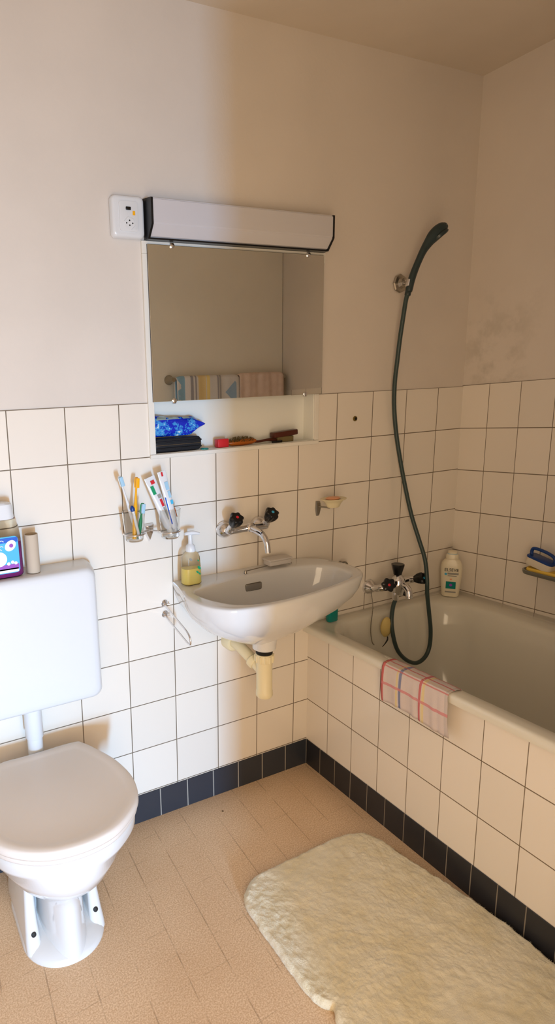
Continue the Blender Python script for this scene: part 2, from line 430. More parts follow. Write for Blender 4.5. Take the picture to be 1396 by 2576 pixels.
def trap():
    t = thing('sink_trap', 'cream plastic bottle trap hanging under the washbasin', 'pipe', (-.25,-.17,.42))
    c = (-.25, -.17)
    obj('wall_rosette', lathe([(.029,0),(.029,.03),(.025,.035),(0,.035)], (-.268,0,.548), (0,-1,0), n=28), 'cream_plastic', t)
    obj('branch_pipe', tube([(-.268,-.03,.551),(-.266,-.06,.548),(-.259,-.11,.528),(-.252,-.155,.508)], .0175, n=18), 'cream_plastic', t)
    obj('branch_collar', lathe([(.0195,0),(.0225,.003),(.0225,.018),(.0195,.022)], (-.2585,-.115,.5255), (.14,-.87,-.42), n=24), 'cream_plastic', t)
    obj('rubber_seal', lathe([(.024,0),(.025,.002),(.025,.014),(.021,.016)], (*c,.565), n=28), 'hole', t, label='dark seal')
    bm = lathe([(.026,-.026),(.0275,-.024),(.0275,-.003),(.025,0)], (*c,.564), n=32)
    for k in range(12):
        a = k*PI/6; lathe([(.0028,-.024),(.0028,-.003)], (c[0]+.0272*math.cos(a), c[1]+.0272*math.sin(a), .564), n=8, bm=bm)
    obj('union_nut', bm, 'cream_plastic', t)
    obj('trap_body', lathe([(.014,-.002),(.022,0),(.0255,.006),(.025,.02),(.0238,.022),(.0238,.095),(.0245,.11),(.0245,.118)], (*c,.424), n=32), 'cream_plastic', t)
trap()

# ------------------------------------------------------------------ taps
def knob(name, c, d, parent, mark=None, r=.0205, L=.042):
    d = Vector(d).normalized(); u, v = frame_of(d); c = Vector(c); n = 42; rings = []
    for h, s in ((0, .45), (.15, .62), (.45, .88), (.78, 1.0), (.94, .98), (1.0, .86), (1.0, .5)):
        rr = []
        for i in range(n):
            a = 2*PI*i/n; lob = 1+(.13*s)*math.cos(6*a)
            rr.append(c+d*(h*L)+(u*math.cos(a)+v*math.sin(a))*(r*s*lob))
        rings.append(rr)
    o = obj(name, loft(rings), 'black_plastic', parent)
    if mark: obj('mark', lathe([(.0045,0),(.0045,.0012),(0,.0016)], c+d*L, d, n=16), mark, o)
    return o
def basin_tap():
    t = thing('basin_tap', 'chrome wall tap with two black knobs above the washbasin', 'tap', (-.22,0,.915))
    for x in (-.283, -.158):
        obj('escutcheon', lathe([(.024,0),(.026,.004),(.0255,.012),(.021,.022),(.013,.029)], (x,0,.915), (0,-1,0), n=30), 'chrome', t)
    bm = tube([(-.283,-.02,.915),(-.283,-.042,.917),(-.278,-.048,.919),(-.22,-.05,.921),(-.163,-.048,.919),(-.158,-.042,.917),(-.158,-.02,.915)], .0115, n=18, k=4)
    obj('valve_body', bm, 'chrome', t)
    kn = []
    for x, mk, dx in ((-.283,'red',-.05), (-.158,'sky',.05)):
        d = (dx*.3, -.66, .75)
        obj('valve_stem', lathe([(.013,0),(.0125,.012),(.0105,.016),(.0095,.024)], (x,-.044,.921), d, n=20), 'chrome', t)
        knob('knob', Vector((x,-.044,.921))+Vector(d).normalized()*.02, d, t, mk)
    obj('spout', tube([(-.22,-.05,.920,.012),(-.22,-.075,.919,.011),(-.2195,-.105,.915,.010),(-.219,-.126,.907,.0097),(-.218,-.139,.889,.009),(-.217,-.143,.862,.0085)], .01, n=20), 'chrome', t)
    obj('spout_collar', lathe([(.0145,0),(.0145,.014),(.011,.017)], (-.22,-.052,.9215), (0,-1,.1), n=22), 'chrome', t)
basin_tap()

def bath_tap():
    t = thing('bath_tap', 'chrome bath mixer with black knobs on the wall above the bathtub', 'tap', (.388,0,.63))
    for x in (.318, .458):
        obj('escutcheon', lathe([(.026,0),(.027,.004),(.024,.014),(.016,.022),(.013,.03)], (x,0,.622), (0,-1,0), n=30), 'chrome', t)
    obj('crossbar', tube([(.318,-.02,.622,.0115),(.319,-.045,.627,.012),(.328,-.062,.634,.0135),(.36,-.068,.638,.0145),(.388,-.07,.64,.016),(.416,-.068,.642,.0145),(.446,-.062,.64,.013),(.457,-.045,.63,.012),(.458,-.02,.622,.0115)], .013, n=20, k=6), 'chrome', t)
    obj('mixer_body', lathe([(.014,-.034),(.0205,-.03),(.024,-.01),(.0245,.014),(.020,.028),(.011,.034),(.009,.04)], (.381,-.079,.638), n=28), 'chrome', t)
    obj('spout', tube([(.385,-.085,.642,.013),(.383,-.11,.64,.0125),(.381,-.126,.628,.012),(.380,-.131,.606,.0115)], .013, n=20), 'chrome', t)
    obj('hose_outlet', lathe([(.0085,-.016),(.011,-.014),(.011,.0),(.010,.012)], (.368,-.082,.602), n=20), 'chrome', t)
    # diverter knob stands straight up
    c = Vector((.378,-.077,.677)); n = 36; rings = []
    for h, s in ((0,.7),(.006,.76),(.034,1.14),(.038,1.14),(.0385,1.02),(.037,.4)):
        rings.append([c+Vector((.0185*s*(1+.04*math.cos(6*2*PI*i/n))*math.cos(2*PI*i/n), .0185*s*(1+.04*math.cos(6*2*PI*i/n))*math.sin(2*PI*i/n), h)) for i in range(n)])
    obj('diverter_knob', loft(rings), 'black_plastic', t)
    for x, mk, d in ((.330,'red',(-.42,-.80,.34)), (.452,'sky',(.30,-.86,.30))):
        p = Vector((x,-.066,.642)); d = Vector(d).normalized()
        obj('valve_stem', lathe([(.0135,0),(.012,.012),(.010,.02)], p, d, n=20), 'chrome', t)
        knob('knob', p+d*.014, d, t, mk, r=.0225 if mk == 'red' else .020, L=.038)
    obj('diverter_lever', lathe([(.006,0),(.0085,.006),(.0095,.018),(.007,.021)], (.400,-.085,.607), (.6,-.5,-.25), n=20), 'black_plastic', t)
bath_tap()

# ------------------------------------------------------------------ shower
def shower():
    h = thing('shower_holder', 'chrome wall bracket holding the dark shower head', 'bracket', (.409,0,1.651))
    obj('rosette', lathe([(.029,0),(.030,.003),(.027,.007),(.018,.010),(.014,.018),(.011,.020)], (.409,0,1.651), (0,-1,0), n=8), 'worn_chrome', h, angle=25)
    obj('swivel_arm', tube([(.409,-.015,1.651),(.406,-.03,1.650),(.401,-.043,1.646)], .0085, n=16), 'chrome', h)
    obj('clamp', lathe([(.0105,-.012),(.0125,-.010),(.0125,.010),(.0105,.012)], (.395,-.056,1.642), (.28,-.06,.95), n=20), 'chrome', h)
    s = thing('hand_shower', 'slim dark curved hand shower resting in the wall bracket', 'shower head', (.395,-.06,1.62))
    P = [(.390,-.0575,1.617,.0105),(.392,-.058,1.628,.0115),(.396,-.059,1.645,.0112),(.404,-.061,1.672,.0112),(.417,-.065,1.706,.0108),(.431,-.070,1.738,.0118),(.445,-.076,1.762,.0150),(.459,-.082,1.781,.0195),(.474,-.088,1.796,.0205),(.488,-.093,1.807,.017),(.496,-.096,1.813,.009)]
    Q = cr(P, 6); V = [Vector(q[:3]) for q in Q]; rings = []
    for i, q in enumerate(Q):                              # flattened towards the head
        d = (V[min(i+1, len(V)-1)]-V[max(i-1, 0)]).normalized()
        w = d.cross(Vector((.62,.78,0))).normalized(); u = w.cross(d).normalized()
        k = 1 if q[3] < .0125 else .8
        rings.append([V[i]+w*math.cos(2*PI*a/20)*q[3]+u*math.sin(2*PI*a/20)*q[3]*k for a in range(20)])
    obj('handle', loft(rings), 'handset', s)
    d = Vector((.62,-.25,-.74)).normalized()
    obj('spray_plate', lathe([(.014,-.004),(.0225,.002),(.0235,.009),(.021,.012),(0,.012)], Vector((.474,-.088,1.789)), d, n=28, ux=(.55,-.3,.45), sx=1.2), 'handset', s)
    hs = thing('shower_hose', 'dark green shower hose hanging in a loop into the bathtub', 'hose', (.38,-.06,.36))
    P = [(.389,-.057,1.618),(.381,-.056,1.590),(.3755,-.052,1.53),(.374,-.045,1.47),(.377,-.035,1.40),(.384,-.022,1.33),(.396,-.013,1.25),(.412,-.012,1.16),(.432,-.018,1.06),(.451,-.03,.96),(.468,-.045,.87),(.482,-.068,.79),(.484,-.098,.72),(.476,-.118,.655),(.477,-.122,.60),(.489,-.124,.53),(.501,-.125,.46),(.498,-.127,.40),(.475,-.13,.365),(.435,-.131,.352),(.39,-.129,.37),(.350,-.124,.41),(.331,-.118,.46),(.330,-.105,.52),(.352,-.088,.565),(.368,-.082,.586)]
    obj('hose_tube', tube(P, .0071, n=14, k=8), 'hose', hs)
    obj('hose_nut', lathe([(.0085,0),(.0095,.002),(.0095,.012),(.008,.014)], (.386,-.0567,1.605), (.25,0,.95), n=16), 'handset', hs)
shower()

# ------------------------------------------------------------------ recessed shelf, mirror, lamp, socket
def niche():
    t = thing('recessed_shelf', 'white framed recess in the tiled wall behind and below the mirror', 'shelf', (-.22,0,NZ0))
    bm = bmesh.new(); e = .0015
    box((NX0+e,ND-.002,NZ0+e), (NX1-e,ND+.006,NZ1-e), bm=bm)
    box((NX0+e,.0,NZ0+e), (NX0+e+.004,ND,NZ1-e), bm=bm); box((NX1-e-.004,.0,NZ0+e), (NX1-e,ND,NZ1-e), bm=bm)
    box((NX0+e,.0,NZ1-e-.004), (NX1-e,ND,NZ1-e), bm=bm); box((NX0+e,0,NZ0+e), (NX1-e,ND,NZ0+e+.003), bm=bm)
    obj('lining', bm, 'niche', t, smooth=False)
    bm = bmesh.new()
    box((NX0-.015,-.006,NZ0+.0035), (NX0+.003,.004,NZ1-.0035), .0008, 1, bm=bm)
    box((NX1-.003,-.006,NZ0+.0035), (NX1+.012,.004,NZ1-.0035), .0008, 1, bm=bm)
    box((NX0-.015,-.009,NZ0-.009), (NX1+.012,.004,NZ0+.003), .0015, 1, bm=bm)
    box((NX0-.015,-.006,NZ1-.003), (NX1+.028,.004,1.729), .0015, 1, bm=bm)
    obj('frame', bm, 'frame', t, smooth=False)
niche()
def mirror():
    t = thing('mirror', 'rectangular frameless wall mirror above the open shelf recess', 'mirror', (-.21,0,1.309))
    x0, x1, z0, z1 = -.507, .084, 1.309, 1.7195
    obj('mirror_back', box((x0,-.0105,z0), (x1,-.0072,z1)), 'rubber', t, smooth=False)
    obj('mirror_glass', box((x0,-.0125,z0), (x1,-.0106,z1), .0008, 1), 'mirror', t, smooth=False)
    for x, z, s in ((-.442,z0,-1),(.018,z0,-1),(-.434,z1,1),(.024,z1,1)):
        bm = lathe([(.0065,0),(.0065,.0025),(.005,.0035),(0,.004)], (x,-.0126,z-.002*s), (0,-1,0), n=20)
        box((x-.0055,-.014,z-.001 if s > 0 else z-.006), (x+.0055,-.006,z+.006 if s > 0 else z+.001), .001, 1, bm=bm)
        obj('clip', bm, 'chrome', t)
mirror()
def lamp():
    t = thing('mirror_lamp', 'long white fluorescent wall lamp with black ends above the mirror', 'lamp', (-.2,0,1.73))
    x0, x1 = -.510, .0885; xo = .0
    prof = [(-.001,1.733),(-.024,1.733),(-.049,1.762),(-.049,1.822),(-.003,1.8295)]
    def ext(pr, a, b): return loft([[Vector((a, y, z)) for y, z in pr], [Vector((b, y, z)) for y, z in pr]])
    bm = ext(prof, x0+.006, x1-.006); bmesh.ops.bevel(bm, geom=[e for e in bm.edges if abs(e.verts[0].co.x-e.verts[1].co.x) > .1], offset=.003, segments=3, affect='EDGES')
    obj('diffuser', bm, 'diffuser', t)
    big = [(0,1.729),(-.025,1.729),(-.0502,1.760),(-.0502,1.8228),(0,1.8308)]
    for a, b in ((x0,x0+.006),(x1-.006,x1)): obj('end_cap', ext(big, a, b), 'black_plastic', t, smooth=False)
    obj('bottom_strip', box((x0+.003,-.0255,1.7285),(x1-.003,0,1.7325)), 'black_plastic', t, smooth=False)
    obj('top_strip', box((x0+.003,-.012,1.8285),(x1-.003,0,1.8305),.0003,1), 'black_plastic', t, smooth=False)
lamp()
def socket():
    t = thing('wall_socket', 'white square socket and switch box left of the mirror lamp', 'socket', (-.56,0,1.73))
    R = []
    for y, i in ((0,-.001),(-.012,0),(-.016,.003),(-.017,.008)):
        R.append([Vector((p.x, y, p.y)) for p in rrect(-.604+i, 1.731+i, -.514-i, 1.831-i, .012, 6)])
    obj('plate', loft(R), 'white_plastic', t)
    obj('insert', loft([[Vector((p.x, y, p.y)) for p in rrect(-.585+i, 1.745+i, -.533-i, 1.817-i, .006, 5)] for y, i in ((-.016,0),(-.019,.0),(-.0195,.0015))]), 'white_plastic', t)
    cx, cz = -.5585, 1.764
    obj('outlet_face', lathe([(.0165,0),(.0165,.0015),(.0155,.0025),(0,.0025)], (cx,-.0185,cz), (0,-1,0), n=6), 'white_plastic', t, smooth=False)
    for dx, dz in ((-.0085,.0),(.0085,.0),(0,-.005),(0,.0065)):
        obj('contact_hole', lathe([(.0019,0),(.0019,.0006),(0,.0006)], (cx+dx,-.0208,cz+dz), (0,-1,0), n=12), 'hole', t)
    obj('switch_rocker', box((cx-.009,-.0225,1.795),(cx+.005,-.019,1.803),.0015,2), 'black_plastic', t, label='small black rocker')
    obj('sticker', box((cx+.010,-.0205,1.784),(cx+.017,-.0193,1.794),.0003,1), 'yellow', t, smooth=False, label='small yellow sticker')
socket()

# ------------------------------------------------------------------ things on the recessed shelf
ZN = NZ0+.0045
def shelf_things():
    t = thing('toiletry_case', 'black ribbed toiletry case lying on the recessed shelf under the blue packet', 'case', (-.425,.02,ZN))
    R = []
    for x in [-.498+.148*i/40 for i in range(41)]:
        e = min(x+.498, -.350-x); k = 1-.35*math.exp(-e/.003)
        rr = []
        for p in rrect(-.020, -.020, .020, .020, .006, 4):
            rr.append(Vector((x, .024+p.x*(1-.06*(1-k)), ZN+.0215+p.y*(.93*k+.07))))
        R.append(rr)
    obj('case_body', loft(R), 'leather', t)
    for z in (.012, .031): obj('piping', tube([(-.497,.002,ZN+z),(-.35,.002,ZN+z)], .0022, n=10, k=2), 'leather', t)
    obj('zip_line', tube([(-.497,.0032,ZN+.0215),(-.35,.0032,ZN+.0215)], .0008, n=8, k=2), 'worn_chrome', t)
    t = thing('tissue_packet', 'bright blue foil packet of wipes lying on the black case', 'packet', (-.42,.02,ZN+.044))
    z0 = ZN+.0445; R = []
    for i in range(33):
        f = i/32; x = -.499+.168*f
        hgt = (.062*(1-.25*f) if f < .72 else .062*.82*(1-((f-.72)/.28)**1.3*.93))
        cz = z0+hgt*.5+(.0 if f < .7 else (f-.7)*.09)
        dep = .019*(1-.3*f)
        rr = []
        for k in range(24):
            a = 2*PI*k/24; w = 1+.10*math.sin(5*a+f*9)*.6
            rr.append(Vector((x+.003*math.sin(a*3+f*20), .024+dep*math.cos(a)*w, max(z0, cz+hgt*.5*math.copysign(abs(math.sin(a))**.75, math.sin(a))*w))))
        R.append(rr)
    obj('packet_body', loft(R), 'bag', t)
    tag(obj('lid_cap', lathe([(.012,0),(.0125,.003),(.010,.005),(0,.005)], (-.338,.006,ZN), n=24), 'teal'), 'small flat teal lid beside the black toiletry case', 'lid')
    o = obj('red_tin', box((-.290,.006,ZN),(-.252,.03,ZN+.026),.003,2), 'red'); tag(o, 'small red box in the middle of the recessed shelf', 'box')
    h = thing('hair_brush', 'round bristled hair brush with amber back on the recessed shelf', 'brush', (-.2,.02,ZN))
    obj('brush_back', lathe([(.002,0),(.009,.01),(.011,.05),(.010,.085),(.005,.10)], (-.247,.02,ZN+.0095), (1,0,.02), n=20, sx=.9), 'amber', h)
    bm = bmesh.new()
    for i in range(420):
        f = random.random(); a = random.uniform(-.2, PI+.2); x = -.243+.088*f; L = .017*math.sin(PI*(.12+.8*f))**.5
        p = Vector((x,.02,ZN+.013)); d = Vector((random.uniform(-.2,.2),-math.cos(a),math.sin(a))).normalized()
        d.z = abs(d.z); q = p+d*L*Vector((1,1,1)).x; q.z = max(q.z, ZN+.004)
        q.y = min(max(q.y, .002), .045)
        w = Vector((.0006,0,0)); v = Vector((0,.0006,.0006))
        vs = [bm.verts.new(k) for k in (p-w, p+w, q+w*.6, q-w*.6)]; bm.faces.new(vs)
        vs = [bm.verts.new(k) for k in (p-v, p+v, q+v*.6, q-v*.6)]; bm.faces.new(vs)
    b = obj('bristles', bm, 'boar', h, smooth=False); b['kind'] = 'stuff'
    obj('brush_handle', tube([(-.150,.02,ZN+.0085,.004),(-.13,.02,ZN+.008,.0038),(-.105,.02,ZN+.0105,.0042),(-.082,.02,ZN+.0095,.005),(-.066,.02,ZN+.007,.0035)], .004, n=14), 'wood', h)
    w = thing('nail_brush', 'dark wooden clothes brush leaning at the right end of the recessed shelf', 'brush', (-.04,.02,ZN))
    bm = box((-.046,.008,-.0085),(.046,.034,.0085),.003,2)
    bmesh.ops.rotate(bm, verts=bm.verts, cent=(0,0,0), matrix=Matrix.Rotation(-.07,3,'Y'))
    bmesh.ops.translate(bm, verts=bm.verts, vec=(-.038,0,ZN+.026)); obj('brush_block', bm, 'wood', w)
    b = obj('bristles', box((-.068,.012,ZN),(-.006,.030,ZN+.018),.002,1), 'boar', w); b['kind'] = 'stuff'
    cmb = thing('pocket_comb', 'small dark comb lying under the wooden brush', 'comb', (-.08,.012,ZN))
    bm = box((-.098,.002,ZN+.003),(-.058,.005,ZN+.007),.0008,1)
    for k in range(18): box((-.097+.0022*k,.0028,ZN),(-.0962+.0022*k,.0042,ZN+.0035), bm=bm)
    obj('comb_body', bm, 'black_plastic', cmb)
shelf_things()

# ------------------------------------------------------------------ toilet
def toilet():
    t = thing('toilet', 'white floor-standing toilet with closed beige-white lid in the left corner', 'toilet', (-.94,-.25,0))
    LID = [(-1.045,-.084),(-.935,-.082),(-.828,-.081),(-.803,-.098),(-.775,-.155),(-.752,-.218),(-.742,-.295),(-.752,-.357),(-.778,-.404),(-.834,-.450),(-.885,-.468),(-.942,-.471),(-1.000,-.460),(-1.054,-.430),(-1.096,-.386),(-1.122,-.32),(-1.124,-.25),(-1.108,-.18),(-1.080,-.115)]
    out = [Vector((a, b, 0)) for a, b in cr(LID, 6, True)]; c = Vector((-.936,-.28,0))
    def ring(s, z, dy=0, sy=None): return [Vector((c.x+(p.x-c.x)*s, c.y+(p.y-c.y)*(sy or s)+dy, z)) for p in out]
    obj('lid', loft([ring(.95,.378), ring(.99,.379), ring(1.0,.383), ring(1.0,.391), ring(.992,.397), ring(.97,.400), ring(.9,.4005), ring(.86,.3985), ring(.82,.397), ring(.5,.3985), ring(.2,.399)]), 'lid_plastic', t, angle=60)
    obj('seat', loft([ring(.93,.362), ring(.965,.363), ring(.98,.368), ring(.98,.376), ring(.95,.3785)]), 'lid_plastic', t, angle=60)
    def ov(cx, cy, rx, ry, z, n=len(out), p=1.0):
        r = []
        for q in out:
            a = math.atan2(q.y-c.y, q.x-c.x); r.append(Vector((cx+rx*math.copysign(abs(math.cos(a))**p, math.cos(a)), cy+ry*math.copysign(abs(math.sin(a))**p, math.sin(a)), z)))
        return r
    R = [ov(-.940,-.22,.066,.152,.0), ov(-.940,-.22,.060,.148,.03), ov(-.940,-.222,.056,.142,.08), ov(-.940,-.225,.055,.138,.14), ov(-.940,-.230,.058,.138,.185), ov(-.939,-.245,.088,.150,.207),
         ov(-.938,-.262,.128,.172,.24), ov(-.937,-.268,.150,.184,.278), ov(-.937,-.272,.162,.189,.315)]
    R += [ring(.93,.322), ring(.945,.33), ring(.95,.345), ring(.95,.360), ring(.93,.3625)]
    obj('bowl', loft(R), 'ceramic', t, angle=60)
    # foot: a slab set back behind the column, splaying out to the floor
    def slab(hw, yf, yb, z, r): return [Vector((q.x-.943, q.y, z)) for q in rrect(-hw, yf, hw, yb, r, 12)]
    obj('foot', loft([slab(.104,-.372,-.05,0,.10), slab(.105,-.372,-.05,.006,.10), slab(.103,-.364,-.05,.014,.098), slab(.098,-.348,-.055,.022,.09), slab(.088,-.325,-.06,.029,.075), slab(.070,-.29,-.065,.036,.055), slab(.060,-.25,-.065,.05,.04), slab(.056,-.235,-.07,.10,.03), slab(.06,-.23,-.08,.215,.03)]), 'ceramic', t, angle=60)
    for s in (-1, 1):
        R = []
        for z, w, xo, yf in ((.008,.019,.082,-.318),(.02,.0185,.0825,-.314),(.035,.018,.082,-.308),(.055,.0165,.0815,-.301),(.085,.0145,.081,-.293),(.12,.013,.0795,-.286),(.16,.012,.0775,-.28),(.20,.0115,.075,-.272),(.225,.011,.072,-.262)):
            R.append([Vector((-.943+s*xo+q.x, q.y, z)) for q in rrect(-w, yf, w, -.08, w*.8, 6)])
        obj('side_fin', loft(R), 'ceramic', t, angle=60)
        obj('floor_bolt', lathe([(.0062,-.004),(.0062,.002),(.004,.0035),(0,.0035)], (-.943+s*.080,-.3015,.0555), (0,-.95,.30), n=16), 'rubber', t, label='dark bolt head')
    for s in (-1, 1):
        obj('hinge', lathe([(.009,-.016),(.0095,-.014),(.0095,.014),(.009,.016)], (-.936+s*.07,-.078,.384), (1,0,0), n=16), 'lid_plastic', t)
toilet()
def cistern():
    t = thing('toilet_cistern', 'white plastic wall-hung cistern above the toilet', 'cistern', (-.926,0,.52))
    def rr(x0, x1, z0, z1, r, y): return [Vector((p.x, y, p.y)) for p in rrect(x0, z0, x1, z1, r, 8)]
    R = [rr(-1.126,-.722,.516,.893,.02,0), rr(-1.126,-.722,.516,.893,.022,-.02), rr(-1.120,-.728,.518,.893,.024,-.06), rr(-1.114,-.735,.521,.892,.026,-.088), rr(-1.110,-.739,.525,.889,.026,-.096), rr(-1.103,-.746,.532,.882,.024,-.1005), rr(-1.09,-.76,.545,.868,.02,-.102), rr(-1.0,-.85,.62,.80,.02,-.1025)]
    obj('tank', loft(R), 'white_plastic', t, angle=60)
    p = thing('flush_pipe', 'white flush pipe running down from the cistern to the toilet', 'pipe', (-.926,-.06,.37))
    obj('upper_sleeve', lathe([(.0235,.43),(.0245,.4325),(.0245,.512),(.0245,.517)], (-.9265,-.055,0), n=28), 'white_plastic', p)
    obj('lower_pipe', tube([(-.9265,-.055,.432),(-.9265,-.055,.36),(-.9265,-.060,.335),(-.9265,-.085,.315),(-.9265,-.13,.31)], .021, n=24), 'white_plastic', p)
cistern()

def cistern_things():
    z = .8945
    t = thing('cleaner_bottle', 'bottle of purple cleaning liquid with a blue label on the cistern', 'bottle', (-.972,-.05,z))
    cx, cy = -.973, -.052
    def ring(hx, hy, zz): return [Vector((cx+q.x, cy+q.y, zz)) for q in rrect(-hx, -hy, hx, hy, min(hx, hy)*.8, 6)]
    obj('bottle_shell', loft([ring(.052,.024,z), ring(.056,.027,z+.006), ring(.056,.027,z+.07), ring(.0555,.026,z+.10), ring(.052,.025,z+.130), ring(.045,.023,z+.148)]), 'clear_plastic', t)
    obj('liquid', loft([ring(.050,.022,z+.002), ring(.0545,.0255,z+.007), ring(.0545,.0255,z+.07), ring(.0525,.0250,z+.0895)]), 'purple', t, label='purple liquid')
    obj('cap', loft([ring(.042,.022,z+.149), ring(.044,.0235,z+.152), ring(.040,.022,z+.186), ring(.032,.018,z+.190)]), 'white_plastic', t)
    y = cy-.0285
    L = obj('label', loft([[Vector((cx+q.x, yy, z+.0605+q.y)) for q in rrect(-.048, -.047, .044, .047, .010, 5)] for yy in (y+.001, y)]), 'sky', t)
    for nm, x0, x1, z0, z1, mt in (('label_band',-.047,.043,.092,.1045,'blue'),('label_band',-.047,.042,.022,.036,'violet'),('label_field',-.047,.040,.0155,.026,'white_print')):
        obj(nm, box((cx+x0,y-.0006,z+z0),(cx+x1,y-.0001,z+z1),.0002,1), mt, L, smooth=False)
    obj('label_drop', lathe([(.019,0),(.019,.0006),(0,.0006)], (cx-.006,y-.0001,z+.052), (0,-1,0), n=28), 'white_print', L)
    for x0, x1, zz in ((-.03,.008,.0975),(-.024,.006,.084),(-.03,.002,.076)):
        obj('label_line', tube([(cx+x0+(x1-x0)*k/8, y-.0007, z+zz+.0018*math.sin(k*2.1)) for k in range(9)], .0011, n=6, k=3), 'white_print', L)
    obj('label_badge', lathe([(.012,0),(.012,.0006),(0,.0006)], (cx+.024,y-.0001,z+.084), (0,-1,0), n=28, sx=1.3), 'white_print', L)
    obj('badge_centre', lathe([(.005,0),(.005,.0006),(0,.0006)], (cx+.026,y-.0008,z+.084), (0,-1,0), n=20), 'violet', L)
    for dx, dz in ((.016,.038),(.026,.041),(.034,.038)):
        obj('bubble', lathe([(.0042,0),(.0042,.0006),(0,.0006)], (cx+dx,y-.0001,z+dz), (0,-1,0), n=16), 'white_print', L)
    r = bmesh.new(); c = (-.890,-.055)
    obj_ = lathe([(.0155,0),(.0175,0),(.0175,.101),(.0155,.101),(.0155,0)], (*c,z), n=32, cap0=False, cap1=False)
    tag(obj('cardboard_roll', obj_, 'cardboard'), 'empty cardboard toilet roll tube standing on the cistern', 'cardboard tube')
cistern_things()

